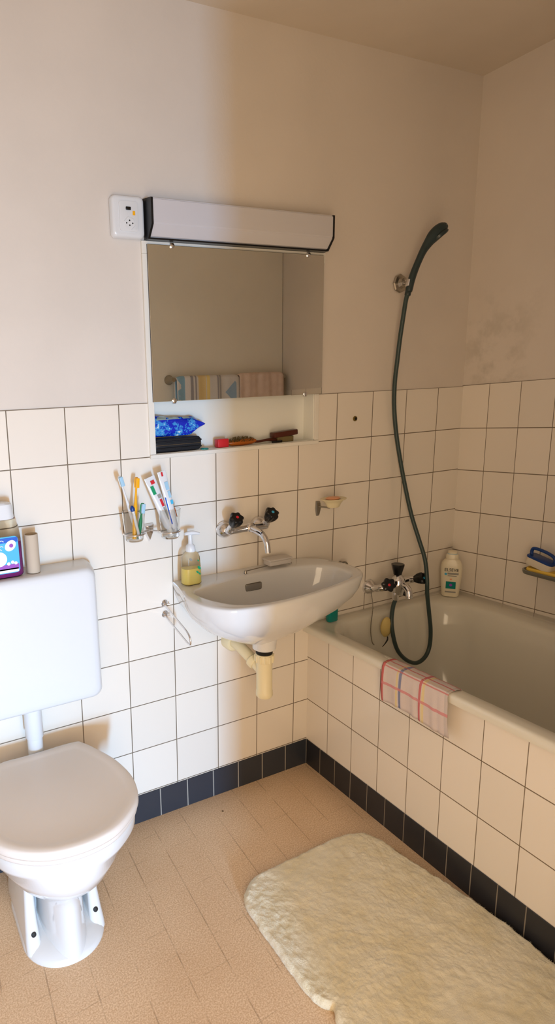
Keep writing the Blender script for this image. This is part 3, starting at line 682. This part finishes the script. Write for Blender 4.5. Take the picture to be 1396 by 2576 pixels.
# ------------------------------------------------------------------ tooth mugs on the wall bracket
def glass_cup(c, name, label):
    o = obj(name, lathe([(.0,.0),(.022,.0),(.0245,.003),(.0322,.083),(.0307,.083),(.0232,.006),(.0,.005)], c, n=36, cap0=False, cap1=False), 'glass')
    bm = bmesh.new(); bm.from_mesh(o.data); bmesh.ops.remove_doubles(bm, verts=bm.verts, dist=1e-5); bm.to_mesh(o.data); bm.free()
    tag(o, label, 'glass', 'drinking glasses in the wall holder'); return o
def mugs():
    t = thing('tumbler_holder', 'chrome double ring holder on the wall left of the washbasin', 'holder', (-.535,0,.94))
    obj('wall_plate', loft([[Vector((-.536+a*s, y, .944+b*s)) for a, b in ((-.016,.022),(.016,.022),(.012,-.004),(0,-.030),(-.012,-.004))] for y, s in ((0,1),(-.006,1),(-.014,.8))]), 'chrome', t, angle=25)
    for x, z in ((-.603,.957),(-.493,.950)):
        P = [(x+.0295*math.cos(a), -.058+.0295*math.sin(a), z) for a in [2*PI*k/40 for k in range(41)]]
        obj('ring', tube(P, .0022, n=10, smooth=False), 'chrome', t)
    obj('ring_arm', tube([(-.536,-.012,.950),(-.545,-.03,.953),(-.572,-.047,.956)], .003, n=10), 'chrome', t)
    obj('ring_arm', tube([(-.536,-.012,.950),(-.530,-.03,.950),(-.522,-.05,.950)], .003, n=10), 'chrome', t)
    cA, cB = Vector((-.603,-.058,.937)), Vector((-.493,-.058,.930))
    glass_cup(cA, 'drinking_glass', 'left clear glass in the wall holder, with toothbrushes in it')
    glass_cup(cB, 'drinking_glass', 'right clear glass in the wall holder, with toothpaste tubes in it')
    def brush(a, b, hm, head, label, neck=.0032, r=.0048, tip=None):
        a, b = Vector(a), Vector(b); d = (b-a).normalized(); t = thing('toothbrush', label, 'toothbrush', a, 'toothbrushes in the left glass')
        L = (b-a).length
        obj('handle', tube([(*(a),r*.8),(*(a+d*.01),r),(*(a+d*L*.45),r*1.1),(*(a+d*L*.62),neck),(*(a+d*(L-.03)),neck*.8)], r, n=12), hm, t)
        u = d.cross(Vector((0,1,0))).normalized(); w = d.cross(u)
        bm = loft([[a+d*(L-.031+h)+u*q.x+Vector((0,1,0))*q.y for q in rrect(-k*.0062, -.0028, k*.0062, .0028, .0027, 3)] for h, k in ((0,.6),(.004,1),(.024,1),(.030,.6))])
        hd = obj('head', bm, hm, t)
        bm = loft([[a+d*(L-.029+h)+u*q.x+Vector((0,-1,0))*(.0028+q.y) for q in rrect(-.005, 0, .005, .009, .0015, 3)] for h in (0,.026)])
        b_ = obj('bristles', bm, head, hd); b_['kind'] = 'stuff'
    brush((-.590,-.052,.945), (-.641,-.062,1.122), 'white_plastic', 'pale_blue', 'white toothbrush with pale blue bristles, leaning far left in the glass')
    brush((-.609,-.070,.945), (-.583,-.045,1.112), 'yellow', 'yellow', 'orange-yellow toothbrush standing in the left glass', r=.0058, neck=.0036)
    brush((-.597,-.072,.946), (-.5825,-.078,1.045), 'green', 'pale_blue', 'short green and white toothbrush in the left glass')
    # short brush with a navy tip
    t = thing('interdental_brush', 'short white handle with a round navy tip in the left glass', 'toothbrush', (-.6,-.07,.946))
    obj('handle', tube([(-.597,-.080,.946),(-.613,-.080,1.025)], .004, n=12, k=2), 'white_plastic', t)
    obj('tip', lathe([(.002,0),(.0062,.003),(.0066,.010),(.004,.016),(.001,.018)], (-.613,-.080,1.023), (-.2,0,1), n=16), 'navy', t, label='round navy tip')
    # toothpaste tubes: flat crimp at the top, cap at the bottom
    def paste(a, b, w, body, label, marks):
        a, b = Vector(a), Vector(b); d = (b-a).normalized(); L = (b-a).length; t = thing('toothpaste_tube', label, 'toothpaste', a, 'tubes in the right glass')
        u = Vector((math.cos(.1), 0, 0)); u = (u-d*u.dot(d)).normalized(); v = d.cross(u)
        R = []
        for f, kx, ky in ((.13,.45,.45),(.17,.78,.72),(.3,.86,.62),(.6,.93,.42),(.85,1.0,.2),(.92,1.0,.07),(1.0,1.0,.06)):
            R.append([a+d*L*f+u*w*kx*math.cos(2*PI*k/24)+v*w*ky*math.sin(2*PI*k/24) for k in range(24)])
        bd = obj('tube_body', loft(R), body, t)
        obj('cap', lathe([(w*.5,0),(w*.62,.002),(w*.5,L*.13)], a, d, n=18), 'white_plastic', t)
        for f0, f1, x0, x1, mt in marks:
            bm = bmesh.new(); q = []
            for f, x in ((f0,x0),(f0,x1),(f1,x1),(f1,x0)):
                q.append(a+d*L*f+u*w*x)
            s = -1 if v.y > 0 else 1
            off = [v*s*(w*(.66*(1-(ff-.3)/.6*.75) if ff > .3 else .66)+.0008) for ff in (f0,f0,f1,f1)]
            loft([[p+o for p, o in zip(q, off)], [p+o*1.0+v*s*.0006 for p, o in zip(q, off)]], bm=bm)
            obj('print', bm, mt, bd, smooth=False)
    paste((-.489,-.064,.937), (-.545,-.045,1.107), .0165, 'white_plastic', 'white toothpaste tube with green and red print, left in the right glass',
          ((.72,.86,-.6,.0,'green'),(.50,.62,.05,.5,'red'),(.28,.48,.1,.4,'grey_print'),(.88,.94,-.2,.5,'red'),(.64,.70,.0,.6,'grey_print')))
    paste((-.480,-.075,.935), (-.515,-.062,1.122), .0130, 'white_plastic', 'white and blue tube standing right in the right glass',
          ((.72,.84,-.1,.7,'pale_blue'),(.22,.62,-.85,-.6,'blue'),(.50,.56,.2,.8,'sky'),(.30,.44,.65,.85,'amber'),(.93,.99,-.3,.1,'red'),(.60,.70,.1,.7,'pale_blue')))
mugs()

# ------------------------------------------------------------------ soap dispenser
def dispenser():
    z = .7785; cx, cy = -.4255, -.052
    t = thing('soap_dispenser', 'clear pump bottle half full of yellow soap on the washbasin corner', 'soap dispenser', (cx,cy,z))
    def ring(hx, hy, zz): return [Vector((cx+q.x, cy+q.y, zz)) for q in rrect(-hx, -hy, hx, hy, min(hx, hy)*.85, 6)]
    obj('bottle', loft([ring(.026,.017,z), ring(.030,.020,z+.004), ring(.0295,.020,z+.04), ring(.0265,.0185,z+.082), ring(.022,.017,z+.094), ring(.013,.013,z+.101), ring(.0125,.0125,z+.104)]), 'clear_plastic', t)
    obj('liquid', loft([ring(.0245,.0155,z+.002), ring(.0285,.0185,z+.005), ring(.0280,.0185,z+.042), ring(.0275,.018,z+.050)]), 'soap_liquid', t, label='yellow liquid soap')
    pm = obj('pump', lathe([(.0145,.100),(.0150,.102),(.0135,.116),(.008,.122),(.0065,.124),(.0055,.142),(.0055,.150)], (cx,cy,z), n=24), 'white_plastic', t)
    obj('nozzle', tube([(cx-.018,cy,z+.153,.0042),(cx-.004,cy,z+.1545,.006),(cx+.010,cy-.004,z+.1545,.0058),(cx+.026,cy-.010,z+.151,.0034)], .005, n=14), 'white_plastic', pm)
    for nm, dx, dz, r, mt in (('print_leaf',.016,.052,.0055,'green'),('print_leaf',.010,.040,.004,'green'),('print_dot',-.010,.080,.005,'grey_print'),('print_leaf',.014,.074,.003,'green'),('print_leaf',.017,.034,.0035,'green')):
        obj(nm, lathe([(r,0),(r,.0006),(0,.0006)], (cx+dx,cy-.0203+.0012*(dz > .07),z+dz), (0,-1,0), n=12, sx=.7, sy=1.2), mt, t)
dispenser()

# soap box on its rail at the back of the washbasin
t = thing('soap_rail', 'thin chrome rail with small feet at the back of the washbasin', 'rail', (-.15,-.03,.779))
obj('rod', tube([(-.240,-.052,.785),(-.050,-.033,.787)], .0017, n=10, k=2), 'worn_chrome', t)
for x, y in ((-.236,-.0515),(-.053,-.0335)): obj('rail_foot', lathe([(.006,0),(.005,.003),(.003,.009)], (x,y,.7785), n=14), 'worn_chrome', t)
bm = box((-.152,-.064,.7885),(-.070,-.026,.803),.0025,2)
t = thing('soap_box', 'small pale grey plastic box on the rail at the back of the washbasin', 'soap box', (-.13,-.035,.7885))
obj('box_base', bm, 'grey_box', t); obj('box_lid', box((-.155,-.066,.8032),(-.067,-.024,.809),.0018,2), 'grey_box', t)

# wall soap dish
t = thing('soap_dish', 'cream oval soap dish on a chrome wall bracket right of the basin tap', 'soap dish', (.09,-.05,.94))
obj('bracket', loft([[Vector((.083+a*s, y, .938+b*s)) for a, b in ((-.008,.024),(.008,.022),(.011,.0),(.004,-.026),(-.005,-.026),(-.010,.0))] for y, s in ((0,1),(-.004,1),(-.008,.8))]), 'worn_chrome', t, angle=25)
obj('bracket_arm', tube([(.083,-.006,.943),(.090,-.03,.944),(.096,-.045,.944)], .003, n=10), 'worn_chrome', t)
obj('dish', lathe([(0,-.0),(.020,.0),(.024,.004),(.027,.012),(.036,.022),(.0455,.026),(.047,.0285),(.0445,.0295),(.034,.027),(.0,.024)], (.105,-.052,.946), n=40, sy=.72, cap0=False, cap1=False), 'cream_plastic', t)
tag(obj('soap_bar', lathe([(0,.0),(.022,.0005),(.027,.004),(.022,.0075),(0,.0085)], (.103,-.052,.9715), n=30, sy=.7), 'soapbar'), 'thin orange bar of soap lying in the wall soap dish', 'soap')

# towel bar left of the basin
t = thing('towel_bar', 'narrow chrome towel loop sticking out of the wall left of the washbasin', 'towel holder', (-.497,0,.68))
for z in (.714, .680):
    obj('rosette', lathe([(.0105,0),(.011,.003),(.007,.008),(.004,.012)], (-.492,0,z), (0,-1,0), n=20), 'chrome', t)
    obj('clip_arm', tube([(-.499,-.016,z+.001),(-.492,-.010,z),(-.480,-.014,z-.001)], .003, n=10), 'chrome', t)
obj('loop', tube([(-.497,-.008,.714),(-.497,-.05,.703),(-.497,-.11,.688),(-.497,-.150,.677),(-.497,-.166,.667),(-.497,-.170,.655),(-.497,-.166,.645),(-.497,-.150,.645),(-.497,-.10,.657),(-.497,-.05,.669),(-.497,-.008,.680)], .0028, n=12), 'chrome', t)
t = thing('wall_hook', 'small dark metal hook on the wall just behind the right end of the washbasin', 'hook', (.19,0,.725))
obj('hook_plate', lathe([(.010,0),(.010,.003),(.006,.006)], (.187,0,.728), (0,-1,0), n=20), 'worn_chrome', t)
obj('hook_arc', tube([(.172,-.012,.730),(.180,-.014,.7355),(.190,-.015,.737),(.200,-.014,.734),(.208,-.012,.727)], .0034, n=10), 'worn_chrome', t)
obj('hook_stem', tube([(.187,-.003,.728),(.188,-.014,.735)], .003, n=10, k=2), 'worn_chrome', t)
t = thing('wall_plug', 'small brass plug set in a tile right of the mirror', 'wall plug', (.234,0,1.222))
obj('rim', lathe([(.0075,0),(.0085,.001),(.0085,.003),(.006,.004)], (.234,0,1.222), (0,-1,0), n=24), 'brass', t)
obj('slot', lathe([(.0052,.0),(.0052,.0046),(0,.0046)], (.235,0,1.222), (0,-1,0), n=6), 'hole', t)

# ------------------------------------------------------------------ things around the bath
# ball chain
t = thing('plug_chain', 'thin metal plug chain hanging from the bath mixer into the bathtub', 'chain', (.318,-.03,.45))
P = cr([(.314,-.020,.612),(.295,-.05,.575),(.272,-.072,.548),(.260,-.080,.52),(.258,-.083,.485),(.259,-.090,.455),(.263,-.095,.446)], 10)
obj('chain_wire', tube(P, .0010, n=6, smooth=False), 'worn_chrome', t)
bm = bmesh.new()
for p in P[::1]: lathe([(.0004,-.0019),(.0017,-.001),(.0017,.001),(.0004,.0019)], p, n=8, bm=bm)
b = obj('beads', bm, 'worn_chrome', t); b['kind'] = 'stuff'
t = thing('bath_sponge', 'pale yellow oval sponge hanging against the inner bath wall behind the hose', 'sponge', (.315,-.105,.48))
obj('sponge_pad', lathe([(.001,-.013),(.013,-.0115),(.022,-.006),(.0245,0),(.022,.006),(.013,.0115),(.001,.013)], (.314,-.097,.502), (.0,-1,0), n=32, ux=(1,0,0), sx=.95, sy=1.5), 'pale_sponge', t)
obj('cord', tube([(.313,-.106,.470,.002),(.309,-.110,.461,.0028),(.301,-.111,.452,.0022),(.292,-.111,.444,.0014),(.287,-.109,.438,.001)], .002, n=10), 'rubber', t, label='dark cord')

# small teal bottle on the bath corner, half hidden by the basin
t = thing('teal_bottle', 'small teal bottle on the bath rim half hidden behind the washbasin', 'bottle', (.125,-.035,rimz(-.03)+.001))
z = rimz(-.03)+.0025
def rng(cx, cy, hx, hy, zz): return [Vector((cx+q.x, cy+q.y, zz)) for q in rrect(-hx, -hy, hx, hy, min(hx, hy)*.7, 5)]
obj('bottle_body', loft([rng(.128,-.032,.018,.010,z), rng(.128,-.032,.020,.012,z+.003), rng(.128,-.032,.020,.012,z+.05), rng(.128,-.032,.014,.010,z+.062)]), 'teal', t)
obj('bottle_cap', lathe([(.009,.0),(.0095,.002),(.009,.014),(.006,.016)], (.128,-.032,z+.0622), n=20), 'black_plastic', t)

# shampoo bottle in the far corner of the bath
def shampoo():
    cx, cy = .668, -.062; z = rimz(cy)+.0025; a = math.radians(-50)
    t = thing('shampoo_bottle', 'cream shampoo bottle with black lettering and a blue square in the bath corner', 'bottle', (cx,cy,z))
    U = Vector((math.cos(a), math.sin(a), 0)); V = Vector((-math.sin(a), math.cos(a), 0)); C = Vector((cx,cy,0))
    def ring(hx, hy, zz): return [C+U*q.x+V*q.y+Vector((0,0,zz)) for q in rrect(-hx, -hy, hx, hy, min(hx, hy)*.9, 6)]
    bm = loft([ring(.027,.016,z), ring(.030,.018,z+.004), ring(.034,.020,z+.05), ring(.0365,.021,z+.09), ring(.0365,.021,z+.112), ring(.034,.020,z+.128), ring(.027,.018,z+.139), ring(.0225,.017,z+.143)])
    obj('bottle_body', bm, 'shampoo', t)
    obj('cap', loft([ring(.0215,.0165,z+.1432), ring(.0215,.0165,z+.158), ring(.0185,.015,z+.162), ring(.016,.013,z+.1625), ring(.016,.013,z+.172), ring(.013,.011,z+.174)]), 'shampoo', t)
    obj('cap_line', loft([ring(.0163,.0133,z+.1626), ring(.0163,.0133,z+.1645)]), 'pale_blue', t)
    f = C-V*.0222; rz = a
    def p(dx, zz, o=0): q = f+U*dx-V*o; return (q.x, q.y, z+zz)
    text('lettering', 'ELSEVE', .0165, p(0,.105), 'black_print', t, rz=rz, sx=.95)
    def patch(nm, x0, x1, z0, z1, mt, o=.0): 
        bm = loft([[Vector(p(x, zz, o+d)) for x, zz in ((x0,z0),(x1,z0),(x1,z1),(x0,z1))] for d in (-.0025,.0)]); return obj(nm, bm, mt, t, smooth=False)
    patch('print_line', -.013, .024, .0875, .0945, 'grey_print'); patch('print_line', -.012, .018, .081, .0835, 'grey_print')
    obj('print_dot', lathe([(.0045,-.002),(.0045,.0003),(0,.0003)], Vector(p(-.0185,.089)), -V, n=16), 'sky', t)
    patch('print_square', -.0165, .0165, .033, .060, 'teal'); obj('print_flower', lathe([(.0055,-.002),(.0055,.0006),(0,.0006)], Vector(p(0,.0475)), -V, n=6), 'violet', t)
    patch('print_line', -.018, .018, .0175, .022, 'grey_print'); patch('print_mark', -.004, .003, .0665, .072, 'soapbar')
shampoo()

# metal tray on the right wall with a sponge and a scrubbing brush
def tray():
    t = thing('bath_tray', 'grey metal soap tray on the right wall above the bathtub', 'tray', (.70,-.42,.70))
    y0, y1, x0, x1, zt = -.60, -.318, .664, XW-.001, .7125
    def ring(i, dz, r=.03): return [Vector((p.x, p.y, zt+dz)) for p in rrect(x0+i, y0+i, x1, y1-i, r, 6)]
    obj('pan', loft([ring(.012,-.016), ring(.002,-.013), ring(0,-.006), ring(0,0), ring(.003,.001), ring(.005,-.002), ring(.008,-.008), ring(.014,-.010)]), 'steel_tray', t)
    o = obj('yellow_sponge', loft([[Vector((p.x, p.y, zt+dz)) for p in rrect(x0+.012+i, y0+.10+i, x1-.010-i, y1-.012-i, .016, 5)] for dz, i in ((-.0095,.002),(-.006,0),(.004,0),(.0075,.002))]), 'sponge')
    tag(o, 'flat yellow sponge lying in the grey metal tray', 'sponge')
    b = thing('scrubbing_brush', 'scrubbing brush with blue loop handle and white bristles on the sponge', 'brush', (.70,-.37,zt))
    A = Matrix.Rotation(math.radians(-19), 4, Vector((1,0,0)))       # tilted, nearer end lower
    cen = Vector((.700,-.371,zt+.035))
    def tf(bm):
        bmesh.ops.transform(bm, verts=bm.verts, matrix=Matrix.Translation(cen)@Matrix.Rotation(math.radians(12), 4, 'X')@Matrix.Diagonal((1,1,1,1)))
        return bm
    bm = loft([[Vector((p.x, p.y, h)) for p in rrect(-.021+i, -.042+i, .021-i, .042-i, .012, 5)] for h, i in ((-.0245,.001),(-.02,-.001),(.0,0))]); tf(bm)
    k = obj('bristles', bm, 'white_bristle', b); k['kind'] = 'stuff'
    bm = loft([[Vector((p.x, p.y, h)) for p in rrect(-.022+i, -.044+i, .022-i, .044-i, .012, 5)] for h, i in ((.0,.001),(.001,0),(.006,0),(.008,.002))]); tf(bm)
    obj('brush_back', bm, 'navy', b, label='blue plastic back')
    bm = tube([(0,.037,.004),(0,.040,.018),(0,.034,.029),(0,.0,.032),(0,-.030,.028),(0,-.040,.016),(0,-.037,.004)], .0052, n=14); tf(bm)
    obj('loop_handle', bm, 'navy', b, label='blue loop handle')
tray()

# checked cloth over the bath rim
def rim_cloth():
    y0, y1 = -.366, -.586; nu, nv = 44, 40
    # profile from the outer bottom edge up, over the rim and a little into the bath
    def prof(y, f):
        rz_ = rimz(y)
        P = [(XA-.026,rz_-.115),(XA-.029,rz_-.07),(XA-.030,rz_-.03),(XA-.0295,rz_-.008),(XA-.024,rz_+.003),(XA-.010,rz_+.0055),(XA+.010,rz_+.0050),(XA+.022,rz_+.002),(XA+.030,rz_-.006),(XA+.036,rz_-.016)]
        s = f*(len(P)-1); i = min(int(s), len(P)-2); k = s-i
        return [P[i][j]*(1-k)+P[i+1][j]*k for j in (0, 1)]
    bm = bmesh.new(); uvl = bm.loops.layers.uv.new('UVMap'); G = []
    for i in range(nu+1):
        row = []; u = i/nu; y = y0+(y1-y0)*u
        for j in range(nv+1):
            v = j/nv; x, z = prof(y, v)
            fold = .0022*math.sin(u*21+v*3)+.0012*math.sin(u*43+1.3*v)
            hang = max(0, .34-v)/.34
            x -= abs(fold)*(.3+hang)+.001; z += .006*math.sin(u*5)*hang*.8+fold*.15
            yy = y+(-.010*hang if u > .9 else 0)*(u-.9)*10+.004*hang*math.sin(v*12)*(1 if i in (0, nu) else .4)
            row.append((bm.verts.new((x, yy, z)), u, v))
        G.append(row)
    for i in range(nu):
        for j in range(nv):
            q = (G[i][j], G[i+1][j], G[i+1][j+1], G[i][j+1]); f = bm.faces.new([k[0] for k in q])
            for l, k in zip(f.loops, q): l[uvl].uv = (k[1], k[2])
    bmesh.ops.recalc_face_normals(bm, faces=bm.faces)
    o = obj('washcloth', bm, 'cloth'); tag(o, 'thin white checked cloth with red and blue stripes draped over the bath rim', 'cloth')
    s = o.modifiers.new('thick', 'SOLIDIFY'); s.thickness = .0012; s.offset = 0
rim_cloth()

# ------------------------------------------------------------------ bath mat
def bath_mat():
    P = [(-.470,-.394),(-.438,-.372),(-.40,-.366),(-.30,-.362),(-.18,-.357),(-.085,-.362),(-.040,-.385),(-.018,-.425),(-.014,-.47),(-.002,-.54),(.010,-.60),(.026,-.68),(.038,-.77),(.038,-.88),(.034,-.97),(.010,-1.03),(-.06,-1.055),(-.25,-1.06),(-.42,-1.05),(-.475,-1.02),(-.492,-.95),(-.488,-.87),(-.493,-.80),(-.492,-.770),(-.481,-.748),(-.498,-.728),(-.507,-.69),(-.506,-.60),(-.503,-.50),(-.496,-.43)]
    out = [Vector((a, b, 0)) for a, b in cr(P, 18, True)]; n = len(out); c = Vector((-.24,-.70,0))
    def ring(s, z, amp):
        r = []
        for p in out:
            q = c+(p-c)*s
            nz = noise.noise(q*38)*.5+noise.noise(q*90)*.3+noise.noise(q*14)*.6
            r.append(Vector((q.x, q.y, max(.0005, z+nz*amp))))
        return r
    t = thing('bath_mat', 'cream fluffy rectangular bath mat with rounded corners on the floor', 'bath mat', (-.24,-.70,0))
    obj('mat_backing', loft([ring(.97,.0006,0), ring(.975,.002,0), ring(.965,.0045,0)]), 'pile', t)
    def tuft(q):
        v = 0
        for f, w in ((9,.5),(24,.7),(52,.9),(110,.55),(210,.3)): v += w*noise.noise(q*f+Vector((f,3,0)))
        return v
    for i, p in enumerate(out):
        e = (p-c).normalized(); out[i] = p+e*(.0025*noise.noise(p*30)+.0015*noise.noise(p*80))
    def pring(s, z, amp): return [Vector((q.x, q.y, max(.001, z+amp*tuft(Vector((q.x, q.y, z)))))) for q in (c+(p-c)*s for p in out)]
    R = [pring(.975,.003,0), pring(.99,.005,.0003), pring(1.0,.009,.001), pring(1.0,.014,.002), pring(.994,.019,.0025), pring(.984,.023,.003), pring(.972,.0255,.0035)]
    R += [pring(1-.035-.0068*k, .0265, .0027) for k in range(141)]
    o = obj('pile', loft(R), 'pile', t, angle=180); o['kind'] = 'stuff'
    m = o.modifiers.new('pile_hair', 'PARTICLE_SYSTEM'); ps = o.particle_systems[0].settings
    ps.type = 'HAIR'; ps.count = 9000; ps.hair_length = .003; ps.hair_step = 3; ps.display_step = 2; ps.render_step = 3
    ps.child_type = 'NONE'
    ps.roughness_1 = .004; ps.roughness_2 = .008; ps.roughness_endpoint = .004
    ps.root_radius = .55; ps.tip_radius = .25; ps.radius_scale = .001
    ps.material = 1
bath_mat()

# ------------------------------------------------------------------ towels on the wall at the foot of the bath (seen in the mirror)
def towels():
    yb = YB+.05
    t = thing('towel_rail', 'chrome towel rail seen in the mirror, carrying two towels', 'towel rail', (.4,YB,1.38))
    obj('rail_bar', tube([(.085,yb,1.382),(.715,yb,1.382)], .006, n=14, k=2), 'chrome', t)
    for x in (.085, .715):
        obj('end_bracket', lathe([(.022,0),(.023,.006),(.016,.02),(.010,.05),(.010,.058),(0,.058)], (x,YB,1.382), (0,1,0), n=24), 'worn_chrome', t)
    for nm, x0, x1, mt, L, lab, dz in (('towel',.098,.44,'towel_a',.34,'patterned towel with blue and yellow shapes, left on the rail in the mirror',0),
                                   ('towel',.443,.705,'towel_b',.30,'plain pink towel on the right of the rail in the mirror',.006)):
        bm = bmesh.new(); nu, nv = 40, 36; G = []
        prof = [(yb+.014, 1.384-L)]+[(yb+.014, 1.384-L+L*k/12) for k in range(1, 12)]+[(yb+.013*math.cos(a), 1.384+.012*math.sin(a)+dz) for a in [PI*k/8 for k in range(9)]]+[(yb-.014, 1.384-L*.9*k/12) for k in range(1, 13)]
        Pq = cr(prof, 2)
        for i in range(nu+1):
            u = i/nu; row = []
            for y, z in Pq:
                f = .003*math.sin(u*19+z*7)+.0015*math.sin(u*41)
                e = min(u, 1-u)*nu
                row.append(bm.verts.new((x0+(x1-x0)*u, y+f*(1 if y > yb else .5), z-(.008*math.exp(-e/1.2) if z > 1.36 else 0))))
            G.append(row)
        for i in range(nu):
            for j in range(len(Pq)-1): bm.faces.new((G[i][j], G[i+1][j], G[i+1][j+1], G[i][j+1]))
        o = obj(nm, bm, mt); tag(o, lab, 'towel', 'towels on the rail')
        s = o.modifiers.new('thick', 'SOLIDIFY'); s.thickness = .004; s.offset = 0
towels()

# ------------------------------------------------------------------ light
def area(name, loc, target, sx, sy, power, col):
    L = bpy.data.lights.new(name, 'AREA'); L.shape = 'RECTANGLE'; L.size = sx; L.size_y = sy; L.energy = power; L.color = col
    o = bpy.data.objects.new(name, L); COL.objects.link(o); o.location = loc
    o.rotation_euler = (Vector(target)-Vector(loc)).to_track_quat('-Z', 'Y').to_euler()
    return o
dl = area('daylight_through_doorway', (-1.48,-4.3,.54), (-1.0,0,.02), .16, .70, 32, (.29,.60,1.0))
dl.data.spread = math.radians(74)
area('hall_fill', (-1.16,-1.92,.90), (-1.05,0,.72), .76, 1.6, 18.6, (1.0,.75,.485))  # added warm fill panel behind the doorway, stands in for light bounced from the hall

w = bpy.data.worlds.new('World'); S.world = w; w.use_nodes = True
w.node_tree.nodes['Background'].inputs[0].default_value = (1.0,.84,.68,1); w.node_tree.nodes['Background'].inputs[1].default_value = .5

# ------------------------------------------------------------------ camera
cam = bpy.data.cameras.new('camera'); co = bpy.data.objects.new('camera', cam); COL.objects.link(co)
co.location = (-1.23582275, -1.56621123, 1.34736575)
co.rotation_euler = (1.356345284, .0401601051, -.4411486779)
cam.sensor_fit = 'VERTICAL'; cam.sensor_height = 24; cam.sensor_width = 24
cam.lens = 1527.3215/2576*24
cam.shift_x = (698-388.9758)/2576; cam.shift_y = (1309.2574-1288)/2576
cam.clip_start = .02; cam.clip_end = 50
S.camera = co
S.view_settings.view_transform = 'Standard'; S.view_settings.look = 'None'; S.view_settings.gamma = 1
S.view_settings.use_curve_mapping = False; S.view_settings.exposure = 0
